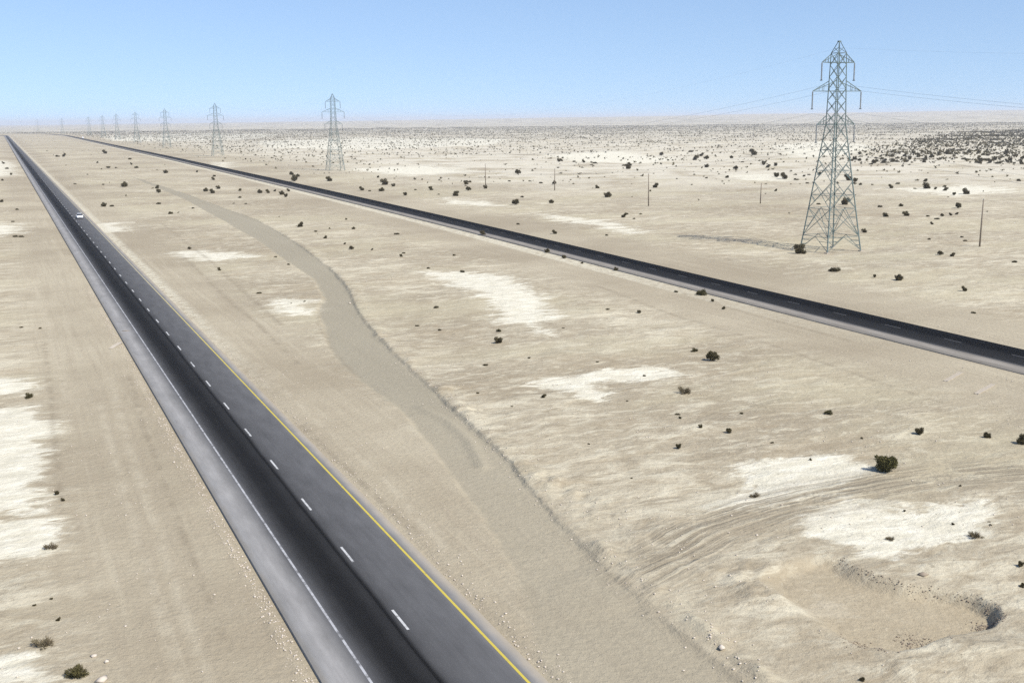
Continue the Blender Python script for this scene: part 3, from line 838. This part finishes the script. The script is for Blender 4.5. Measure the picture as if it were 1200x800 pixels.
def foliage(n, lobes, size, seed, spiky=0.0):
    """n small leaf faces through a set of lobes; unit-wide shrub, base at z = 0"""
    g = np.random.default_rng(seed)
    L = np.array(lobes); w = L[:, 3] ** 2; w /= w.sum()
    k = g.choice(len(L), n, p=w)
    d = g.normal(size=(n, 3)); d /= np.linalg.norm(d, axis=1)[:, None]
    rr = g.random(n) ** 0.45
    c = L[k, :3] + d * (L[k, 3] * rr)[:, None] * np.array([1, 1, 0.95])
    c[:, 2] = np.abs(c[:, 2]) + 0.01
    up = c - np.array([0, 0, -0.15]); up /= np.linalg.norm(up, axis=1)[:, None]
    t = g.normal(size=(n, 3)) * (1 - 0.6 * spiky) + up * (0.9 + spiky); t /= np.linalg.norm(t, axis=1)[:, None]
    b = np.cross(t, g.normal(size=(n, 3))); b /= np.linalg.norm(b, axis=1)[:, None] + 1e-9
    sz = size * (0.6 + 0.9 * g.random(n))[:, None]
    wd = 0.42 - 0.3 * spiky
    V = np.stack([c - b * sz * wd, c + t * sz * 1.1 , c + b * sz * wd, c - t * sz * 0.7], 1).reshape(-1, 3)
    return V, np.arange(n * 4).reshape(-1, 4)
def stems(n, seed, h=0.45, r=0.012, spread=0.33):
    g = random.Random(seed); mb = MB()
    for i in range(n):
        a = g.random() * 6.28; q = spread * (0.3 + g.random() * .8)
        p0 = (math.cos(a) * .03, math.sin(a) * .03, -.06)
        p1 = (math.cos(a) * q * .5, math.sin(a) * q * .5, h * .5)
        p2 = (math.cos(a + .3) * q, math.sin(a + .3) * q, h * (0.8 + .3 * g.random()))
        mb.tube([p0, p1, p2], [r, r * .7, r * .35], 5)
    return mb
def lobes(seed, n, flat=0.4, spread=0.26):
    g = random.Random(seed); out = [(0, 0, flat * .4, 0.25)]
    for i in range(n):
        a = 6.28 * i / n + g.random(); q = spread * (0.5 + .6 * g.random())
        out.append((math.cos(a) * q, math.sin(a) * q, flat * (0.12 + .8 * g.random()), 0.12 + .11 * g.random()))
    return out
SH = {}
def shrub_kind(key, fo, mat, st):
    fm = mesh_np('foliage', *fo); fm.materials.append(mat)
    sm = st.mesh('stem'); sm.materials.append(bark)
    SH[key] = (fm, sm)
shrub_kind('big', foliage(5200, lobes(23, 12, .58, .25), 0.035, 1, .3), leaf_green, stems(14, 1, .6))
for i in range(4):
    shrub_kind('round%d' % i, foliage(1500, lobes(30 + i, 6, .42 + .05 * i), 0.062, 10 + i, .45), leaf_dark, stems(9, 5 + i, .4))
for i in range(3):
    shrub_kind('low%d' % i, foliage(900, lobes(40 + i, 6, .22, .34), 0.065, 20 + i, .4), leaf_dark, stems(8, 15 + i, .22, .012, .45))
for i in range(2):
    shrub_kind('dry%d' % i, foliage(420, lobes(50 + i, 6, .28, .34), 0.10, 30 + i, .95), leaf_dry, stems(26, 25 + i, .34, .009, .5))
    shrub_kind('olive%d' % i, foliage(1500, lobes(60 + i, 6, .40, .3), 0.055, 35 + i, .5), leaf_green, stems(10, 35 + i, .4))

def shrub(px, py, w_px, key, label, group, parts=True, p=None, width=None):
    if p is None: p = at(px, py)
    d = math.hypot(p[0], p[1])
    if width is None:
        width = w_px * math.hypot(d, CAM_H) / F_PX * (0.95 if d < 400 else 0.82)
    fm, sm = SH[key]
    z = ground_z(p)
    rz = random.random() * 6.28
    sc_ = width * 1.05
    zs = sc_ * random.uniform(0.85, 1.15)
    if parts:
        root = add('shrub', None); root.location = (p[0], p[1], z - 0.02); root.rotation_euler.z = rz; root.scale = (sc_, sc_, zs)
        add('foliage', fm, None, root); add('stem', sm, None, root)
    else:
        root = add('shrub', fm); root.location = (p[0], p[1], z - 0.02); root.rotation_euler.z = rz; root.scale = (sc_, sc_, zs)
    tag(root, label, 'shrub', group)
    return root
rk = lambda a, n: a + str(random.randrange(n))
G_MED, G_FAR, G_OUT = 'shrubs between the two roads', 'shrubs on the plain beyond the far road', 'shrubs beside the outer shoulder'
HERO = [
    (1038,553,34,'big','largest shrub, a full olive green bush beside the wheel tracks and white crust', G_MED),
    (937,293,19,'round2','dark bushy shrub growing against a leg of the tall pylon', G_FAR),
    (978,318,14,'low1','low spreading shrub with one upright twig, just in front of the tall pylon', G_FAR),
    (1053,328,13,'round1','dark round shrub alone on the verge of the far road near the pylon', G_FAR),
    (835,423,18,'round3','dark broad shrub with a smaller olive shrub beside it, between the roads', G_MED),
    (814,411,10,'olive0','small olive shrub beside a darker and larger shrub between the roads', G_MED),
    (803,461,17,'dry0','loose twiggy brown shrub on pale crust between the roads', G_MED),
    (584,401,14,'round0','brown shrub beside the white crust with a tiny one behind it', G_MED),
    (585,388,7,'olive1','tiny shrub just behind the brown shrub by the white crust', G_MED),
    (885,581,13,'dry1','low dark twiggy shrub at the edge of the white crust by the wheel tracks', G_MED),
    (970,485,12,'olive1','upright olive shrub with a dark shadow on rippled sand', G_MED),
    (822,345,15,'olive0','spreading shrub on the pale inner verge of the far road', G_MED),
    (712,231,15,'round1','large dark round shrub on open sand past the far road, near a bare pole', G_FAR),
    (768,220,10,'round0','round dark shrub right beside a thin bare pole', G_FAR),
    (34,465,11,'olive0','small olive shrub between two white salt patches by the near road', G_OUT),
    (92,792,26,'olive1','green sprawling shrub among white rubble beside the near road', G_OUT),
    (52,756,24,'dry0','dry grey twiggy scrub near the white rubble', G_OUT),
    (59,640,16,'dry1','dry grey scrub at the edge of a white salt patch', G_OUT),
    (1143,630,17,'dry0','dry flat scrub on crusted ground above the dug pit', G_MED),
    (1043,633,11,'dry1','small dry scrub on the white crust above the dug pit', G_MED),
]
for h in HERO: shrub(*h)
MARKS = [(PYL_P[0], 60, 'near the tall pylon with a bush at its foot'), (PYL_P[1], 120, 'near the second pylon'), (PYL_P[2], 160, 'near the third pylon'),
         (at(1148, 288), 30, 'near the bare wooden pole on open sand'), (at(760, 241), 45, 'near the pole beside a round bush'), (at(650, 223), 50, 'near the short thin pole'),
         (at(569, 217), 60, 'near the faint thin pole'), (at(891, 239), 45, 'near the slender grey post'), (car_p, 60, 'near the white car'), (at(258, 193), 90, 'near the white mound at the far road'),
         (at(575, 268), 26, 'near the pale mound by the far road'), (at(1080, 715), 13, 'near the dug pit'), (at(940, 560), 9, 'on the white crust by the wheel tracks'),
         (at(1050, 620), 11, 'on the broad white crust above the pit'), (at(600, 350), 20, 'near the white crust between the roads'), (at(710, 448), 10, 'near the pale crust streak between the roads')]
def describe(p, key, w_px):
    """how a shrub looks and what it stands beside, and the group of those alike"""
    p = np.asarray(p); u = p @ RN; s = p @ RD; fu = float(far_u(np.array(s)))
    size = 'tiny' if w_px < 4.6 else 'small' if w_px < 6.6 else 'middling' if w_px < 9.5 else 'large'
    form = {'r': 'rounded dark', 'l': 'low flat dark', 'd': 'dry twiggy', 'o': 'olive green', 'b': 'full green'}[key[0]]
    best = min(((np.hypot(*(p - c)) / r, t) for c, r, t in MARKS), key=lambda v: v[0])
    if best[0] < 1: where = best[1]
    elif poly_sd(p[None], THICKET)[0] < 30: where = 'in the thick scrub behind the tall pylon'
    elif u > fu + 8: where = 'on the outer verge of the far road' if u < fu + 30 else 'on the open plain beyond the far road' if p @ p < 640 ** 2 else 'far out on the plain beyond the far road'
    elif u > fu - 18: where = 'on the inner verge of the far road'
    elif u > U_R:
        if poly_sd(p[None], WASH)[0] < 7: where = 'on the bank of the grey wash'
        elif u < U_R + 14: where = 'on the inner verge of the near road'
        else: where = 'on mottled sand between the roads' if s < 180 else 'on sand between the roads past the head of the wash'
    else: where = 'on crusted ground off the outer shoulder of the near road'
    lab = '%s %s shrub %s' % (size, form, where)
    return lab, lab.replace(' shrub ', ' shrubs ')
def any_shrub(px, py, w, p=None, width=None):
    key = rk('round', 4) if (w >= 8 or random.random() < .4) else rk('low', 3)
    if p is None: p = at(px, py)
    lab, gr = describe(p, key, w)
    shrub(px, py, w, key, lab, gr, w >= 8, p, width)
for q in [(1077,509,13),(1157,511,12),(1197,519,15),(569,427,7),(515,386,6),(489,381,6),(637,466,8),(794,486,7),(797,491,5),(869,485,6),
          (854,508,9),(795,525,9),(792,342,7),(835,353,5),(848,362,5),(712,363,6),(661,302,7),(641,295,9),(682,308,5),(680,302,4),(722,316,8),
          (352,266,9),(370,272,5),(381,279,6),(414,269,6),(465,275,7),(404,286,4),(412,292,7),(436,293,4),(473,297,5),(470,301,5),(502,314,5),
          (532,299,5),(542,318,7),(511,360,7),(566,275,9),(323,301,4),(338,310,5),(357,354,4),(67,184,7),(75,184,6),(123,180,8),(114,191,4),
          (127,197,7),(136,197,4),(152,187,6),(154,193,4),(160,197,7),(194,203,9),(146,219,12),(121,217,4),(88,216,4),(184,221,7),(186,226,8),
          (179,221,4),(231,202,4),(250,211,6),(251,207,6),(241,224,9),(249,226,9),(256,221,8),(281,223,6),(281,232,6),(274,239,4),(288,239,5),
          (186,239,7),(122,242,10),(131,242,7),(200,251,7),(222,291,5),(226,244,4),(257,317,5),(305,226,9),(314,226,7),(322,224,5),(330,228,10),(335,231,8),(338,224,6),
          (1196,664,9),(1198,686,8),(1159,613,4),(1161,617,4),(755,440,5),(700,425,4),(620,420,5),(660,385,4),(735,470,4),(905,520,5),(690,520,4),(560,460,5),
          (1117,615,5),(1010,798,9),(1125,570,4),(950,540,4),(1010,515,4),(1060,600,4),(740,560,4),(600,476,4)]: any_shrub(*q)
for q in [(2,237,6),(20,246,5),(18,277,6),(25,277,6),(8,198,6),(4,192,5),(13,205,4),(25,382,5),(47,383,5),(67,579,7),(74,586,6),(68,726,7),(15,260,4),(60,700,5),(40,707,5),(3,212,4)]: any_shrub(*q)
for q in [(345,212,12),(342,205,8),(386,212,11),(349,207,8),(424,223,9),(433,224,5),(447,224,11),(451,216,14),(461,218,8),(475,229,8),(443,208,5),(487,223,4),
          (505,223,8),(514,228,4),(534,230,12),(549,224,9),(569,221,8),(546,216,9),(604,240,11),(612,231,7),(607,204,10),(634,215,6),(646,238,9),(597,213,5),
          (654,197,5),(655,190,7),(658,189,6),(673,190,6),(684,191,6),(697,192,7),(700,221,8),(736,198,11),(731,194,6),(738,194,8),(762,225,4),(731,254,8),(734,251,6),
          (743,256,4),(775,182,7),(809,179,7),(828,196,9),(815,187,10),(822,183,8),(828,186,8),(857,185,7),(862,198,8),(883,182,13),(852,208,7),(870,190,5),(793,210,4),
          (895,193,9),(900,196,8),(909,194,7),(828,209,5),(910,208,9),(919,210,12),(909,224,5),(932,205,6),(932,211,6),(942,207,5),(948,205,5),(946,216,5),(960,205,7),
          (994,212,13),(1002,214,9),(1008,218,6),(1022,218,4),(1044,222,8),(1052,217,6),(1086,222,13),(1096,223,5),(1107,220,7),(1108,224,8),(1118,229,6),(1132,228,12),
          (990,240,12),(994,237,7),(959,240,5),(1031,243,6),(1056,242,7),(1038,254,9),(1062,253,10),(1123,244,8),(1098,257,6),(1104,254,5),(1114,253,5),(1121,252,5),(1087,254,5),
          (1092,263,5),(1013,272,8),(1131,282,5),(1127,278,5),(1102,297,8),(1116,299,7),(1189,307,7),(1089,280,5),(650,274,8),(711,276,5),(607,263,6),(1141,367,6),(1130,342,8),(1025,325,5)]: any_shrub(*q)

# scattered shrubs: the largest stay single objects, the rest merge into one scrub cover
def scatter():
    g = np.random.default_rng(11)
    out_ = []
    # open plain beyond the far road
    n = 110000
    rr = np.sqrt(g.uniform(330 ** 2, 4200 ** 2, n)); th = g.uniform(R_(-27), R_(27.5), n)
    P = np.stack([rr * np.sin(th), rr * np.cos(th)], 1)
    u = P @ RN; s = P @ RD; du = u - far_u(s)
    cl = fbm(P[:, 0], P[:, 1], 70, 3)
    dens = sstep(12, 70, du) * (0.30 + 0.5 * sstep(500, 1300, rr)) * np.clip(0.6 + 1.6 * cl, 0.06, 1.3)
    dens = np.where(rr < 480, dens * 0.25, dens)
    k = g.random(n) < dens
    out_.append((P[k], 0.7 + 1.7 * g.random(k.sum()) ** 2.2 + 0.0002 * rr[k]))
    # thicket
    lo, hi = THICKET.min(0), THICKET.max(0)
    n = 60000
    Q = g.uniform(lo, hi, (n, 2)); sd = poly_sd(Q, THICKET)
    cl = fbm(Q[:, 0], Q[:, 1], 35, 3)
    k = (g.random(n) < sstep(25, -35, sd + 40 * cl) * 0.9 * np.clip(.6 + 1.8 * cl, .1, 1.2)) & (np.abs(np.arctan2(Q[:, 0], Q[:, 1])) < R_(27.5))
    out_.append((Q[k], 1.2 + 2.6 * g.random(k.sum()) ** 1.8))
    # thin cover of the strip between the roads and outside the near road
    n = 2600
    rr = np.sqrt(g.uniform(90 ** 2, 2400 ** 2, n)); th = g.uniform(R_(-27), R_(26), n)
    Q = np.stack([rr * np.sin(th), rr * np.cos(th)], 1); u = Q @ RN; s = Q @ RD
    ok = ((u > U_R + 12) & (u < far_u(s) - 16)) | (u < U_L - 16)
    ok &= poly_d(Q, WASH, 5) > 1
    ok &= fbm(Q[:, 0], Q[:, 1], 60, 3) > -0.1
    out_.append((Q[ok], np.minimum(0.3 + 1.2 * g.random(ok.sum()) ** 2, 0.0042 * rr[ok] + 0.1)))
    P = np.vstack([o[0] for o in out_]); W = np.concatenate([o[1] for o in out_])
    d = np.hypot(P[:, 0], P[:, 1])
    app = W / d
    o_ = np.argsort(-app)
    return P[o_], W[o_]
SP, SW = scatter()
n_now = sum(1 for o in col.objects if o.name.split('.')[0] == 'shrub')
N_IND = max(0, 296 - n_now)
for p, w in zip(SP[:N_IND], SW[:N_IND]):
    any_shrub(0, 0, w * F_PX / math.hypot(*p, CAM_H), p, w)
def scrub_cover(P, W):
    g = np.random.default_rng(5)
    T = [foliage(11, lobes(70 + i, 5, .34, .28), 0.27, 80 + i, 0.1) for i in range(6)]
    z = terrain(P)[0]
    VV = []; FF = []; b = 0
    kind = g.integers(0, 6, len(P)); rot = g.random(len(P)) * 6.28
    for k in range(6):
        sel = np.where(kind == k)[0]; V, Fq = T[k]
        c, s_ = np.cos(rot[sel]), np.sin(rot[sel])
        x = V[None, :, 0] * c[:, None] - V[None, :, 1] * s_[:, None]; y = V[None, :, 0] * s_[:, None] + V[None, :, 1] * c[:, None]
        w = W[sel][:, None]
        vv = np.stack([x * w + P[sel, 0][:, None], y * w + P[sel, 1][:, None], V[None, :, 2] * w * 1.1 + z[sel][:, None]], -1)
        m = len(V)
        ff = Fq[None] + (np.arange(len(sel)) * m)[:, None, None] + b
        VV.append(vv.reshape(-1, 3)); FF.append(ff.reshape(-1, 4)); b += len(sel) * m
    me = mesh_np('desert_scrub', np.vstack(VV), np.vstack(FF))
    tag(add('desert_scrub', me, leaf_dark), 'low dark scrub scattered over the far desert plain', 'scrub', None, 'stuff')
scrub_cover(SP[N_IND:], SW[N_IND:])

# ------------------------------------------------------------------ stones
def stone_mesh(seed, k=1.0):
    g = np.random.default_rng(seed)
    V = np.array([(1,0,0),(-1,0,0),(0,1,0),(0,-1,0),(0,0,1),(0,0,-1),(.6,.6,.5),(-.6,.6,.5),(-.6,-.6,.5),(.6,-.6,.5)], float)
    V *= (0.7 + 0.6 * g.random((len(V), 1))) * np.array([1, .8, .6])
    Fq = np.array([(4,9,6),(4,6,7),(4,7,8),(4,8,9),(0,6,9),(2,7,6),(1,8,7),(3,9,8),(0,2,6),(2,1,7),(1,3,8),(3,0,9),(5,2,0),(5,1,2),(5,3,1),(5,0,3)])
    return V * 0.5, Fq
stone_mat = plain('pale_stone', (0.50, 0.44, 0.36), 0.95, 0.1, 0, 0.3, 1.5)
dark_stone = plain('brown_rubble', (0.25, 0.205, 0.155), 0.95, 0.1, 0, 0.35, 1.5)
def stones(name, P, W, mat, label):
    g = np.random.default_rng(9); z = terrain(P)[0]
    T = [stone_mesh(i) for i in range(5)]; VV = []; FF = []; b = 0
    kind = g.integers(0, 5, len(P)); rot = g.random(len(P)) * 6.28
    for k in range(5):
        sel = np.where(kind == k)[0]
        if not len(sel): continue
        V, Fq = T[k]; c, s_ = np.cos(rot[sel]), np.sin(rot[sel])
        x = V[None, :, 0] * c[:, None] - V[None, :, 1] * s_[:, None]; y = V[None, :, 0] * s_[:, None] + V[None, :, 1] * c[:, None]
        w = W[sel][:, None]
        vv = np.stack([x * w + P[sel, 0][:, None], y * w + P[sel, 1][:, None], V[None, :, 2] * w + z[sel][:, None] + w * .12], -1)
        FF.append((Fq[None] + (np.arange(len(sel)) * len(V))[:, None, None] + b).reshape(-1, 3)); VV.append(vv.reshape(-1, 3)); b += len(sel) * len(V)
    tag(add(name, mesh_np(name, np.vstack(VV), np.vstack(FF)), mat), label, 'stones', None, 'stuff')
def along_line(pts, n, spread, g):
    seg = np.diff(pts, axis=0); L = np.hypot(*seg.T); k = g.choice(len(seg), n, p=L / L.sum())
    return pts[k] + seg[k] * g.random((n, 1)) + g.normal(size=(n, 2)) * spread
g = np.random.default_rng(21)
P = [along_line(WASH_BANK[6:], 300, 0.8, g), along_line(BERM, 500, 1.3, g), along_line(BERM2, 200, .6, g)]
n = 5200
rr = np.sqrt(g.uniform(45 ** 2, 150 ** 2, n)); th = g.uniform(R_(-27), R_(27), n)
Q = np.stack([rr * np.sin(th), rr * np.cos(th)], 1); u = Q @ RN; s = Q @ RD
ok = ((u < U_L - 1.2) | (u > U_R + 3)) & (np.abs(u - far_u(s) - 2.5) > 8) & (fbm(Q[:, 0], Q[:, 1], 9, 3) > 0.02) & (poly_d(Q, WASH, 5) > .5) & (poly_d(Q, PIT, 5) > .3)
P.append(Q[ok])
n = 3000
sq = 40 + 170 * g.random(n) ** 1.6
P.append(np.array([us(U_L - .25 - abs(e) * .55, q) for q, e in zip(sq, g.normal(size=n))]))
P.append(np.array([us(U_R + .2 + abs(e) * .9, q) for q, e in zip(sq[:1200], g.normal(size=1200))]))
P = np.vstack(P)
stones('loose_stones', P, 0.05 + 0.16 * g.random(len(P)) ** 3, stone_mat, 'pale loose stones and clods strewn over the sand')
rim = np.vstack([PIT[:9]])
P = np.vstack([along_line(rim, 420, 0.20, g), along_line(ats([(1064,740),(1080,742),(1096,740)]), 420, .55, g), along_line(ats([(1150,722),(1166,718)]), 400, .35, g), along_line(ats([(1000,745),(1040,762)]), 300, .5, g)])
stones('pit_rubble', P, 0.03 + 0.12 * g.random(len(P)) ** 3, dark_stone, 'brown rubble along the rim of the dug pit')
ROCK_ME = []
for i in range(4):
    V, Fq = stone_mesh(90 + i); m_ = mesh_np('rock', V, Fq); m_.materials.append(stone_mat); ROCK_ME.append(m_)
for (px, py, w, lab, gr) in [(110,769,9,'pale rock in the white rubble by the green sprawling shrub','rocks by the green shrub'), (125,775,7,'pale rock in the white rubble by the green sprawling shrub','rocks by the green shrub'),
                             (120,797,16,'broad white rock beside the green sprawling shrub',None), (204,541,4,'small white stone on the verge of the near road',None),
                             (846,761,11,'white rock lodged in the low bank beside the wash',None), (410,354,4,'small pale rock on the brink of the wash',None)]:
    p = at(px, py); w = w * math.hypot(*p, CAM_H) / F_PX
    o = add('rock', random.choice(ROCK_ME)); o.location = (*p, ground_z(p) + w * .1); o.scale = (w, w, w); o.rotation_euler.z = random.random() * 6
    tag(o, lab, 'rock', gr)
DK = mesh_np('rock', *stone_mesh(97)); DK.materials.append(dark_stone)
p = at(1081, 674); o = add('rock', DK); o.location = (*p, ground_z(p) + .05); o.scale = (.75, .6, .7); tag(o, 'dark brown rock above the rim of the dug pit', 'rock')

# ------------------------------------------------------------------ roadside odds and ends
p = us(12.55 + .9, 150)
q0, q1 = at(143, 388.5), at(152, 388)
MB().tube([(*q0, .06), (*((q0 + q1) / 2), .10), (*q1, .06)], [.07, .065, .06], 8).build('fallen_post', wood, None, True)
tag(bpy.data.objects['fallen_post'], 'dark fallen post lying across the pale shoulder of the near road', 'post')
sheet_mat = plain('pale_debris', (0.42, 0.37, 0.295), 0.9, 0.1, 0, 0.2, 3)
for a, b in (((130, 408), (142, 401)),):
    A_, B_ = at(*a), at(*b); m_ = (A_ + B_) / 2; L = np.linalg.norm(B_ - A_)
    gz = ground_z(m_)
    o = MB().raw([(-L/2,-.25,0),(L/2,-.18,0.03),(L/2,.2,.02),(-L/2,.3,.03),(-L/2,-.25,.06),(0,-.2,.16),(L/2,-.18,.09),(L/2,.2,.1),(0,.22,.2),(-L/2,.3,.09)],
                 [(3,2,1,0),(4,5,8,9),(5,6,7,8),(0,1,6,5,4),(2,3,9,8,7),(3,0,4,9),(1,2,7,6)]).build('debris_sheet', sheet_mat)
    o.location = (*m_, gz + .02); o.rotation_euler.z = math.atan2(B_[1] - A_[1], B_[0] - A_[0])
    tag(o, 'crumpled pale sheet of debris on sand beside the near road', 'debris')
def chute(a, b, lab):
    A_, B_ = at(*a), at(*b); d = B_ - A_; L = np.linalg.norm(d); d /= L
    za, zb = ground_z(A_) + .04, ground_z(B_) + .04
    root = add('drain_chute', None); root.location = (*A_, 0); root.rotation_euler.z = math.atan2(d[1], d[0])
    sl = lambda x: za + (zb - za) * x / L
    def slab(nm, y0, y1, h):
        MB().raw([(0,y0,za-.3),(L,y0,zb-.3),(L,y1,zb-.3),(0,y1,za-.3),(0,y0,za+h),(L,y0,zb+h),(L,y1,zb+h),(0,y1,za+h)],
                 [(3,2,1,0),(4,5,6,7),(0,1,5,4),(1,2,6,5),(2,3,7,6),(3,0,4,7)]).build(nm, concrete, root)
    slab('channel_floor', -.14, .14, .0); slab('kerb', -.22, -.142, .07); slab('kerb', .142, .22, .07)
    tag(root, lab, 'drain')
chute((1144, 461), (1164, 450), 'pale straight concrete drain chute running down from the far road')
chute((1108, 446), (1126, 436), 'pale cracked concrete drain chute beside a small dark shrub at the far road')

# ------------------------------------------------------------------ haze
hz = MB().box(-27000, 27000, -27000, 27000, -14, 82).build('haze', None)
hm = bpy.data.materials.new('haze_air'); hm.use_nodes = True
ht = hm.node_tree; ht.nodes.clear()
ho = ht.nodes.new('ShaderNodeOutputMaterial'); hv = ht.nodes.new('ShaderNodeVolumePrincipled')
hv.inputs['Color'].default_value = (0.74, 0.78, 0.86, 1)
hv.inputs['Density'].default_value = 0.000088
hv.inputs['Anisotropy'].default_value = 0.1
ht.links.new(hv.outputs[0], ho.inputs['Volume'])
hz.data.materials.append(hm)
tag(hz, 'pale dusty haze over the desert', 'haze', None, 'stuff')
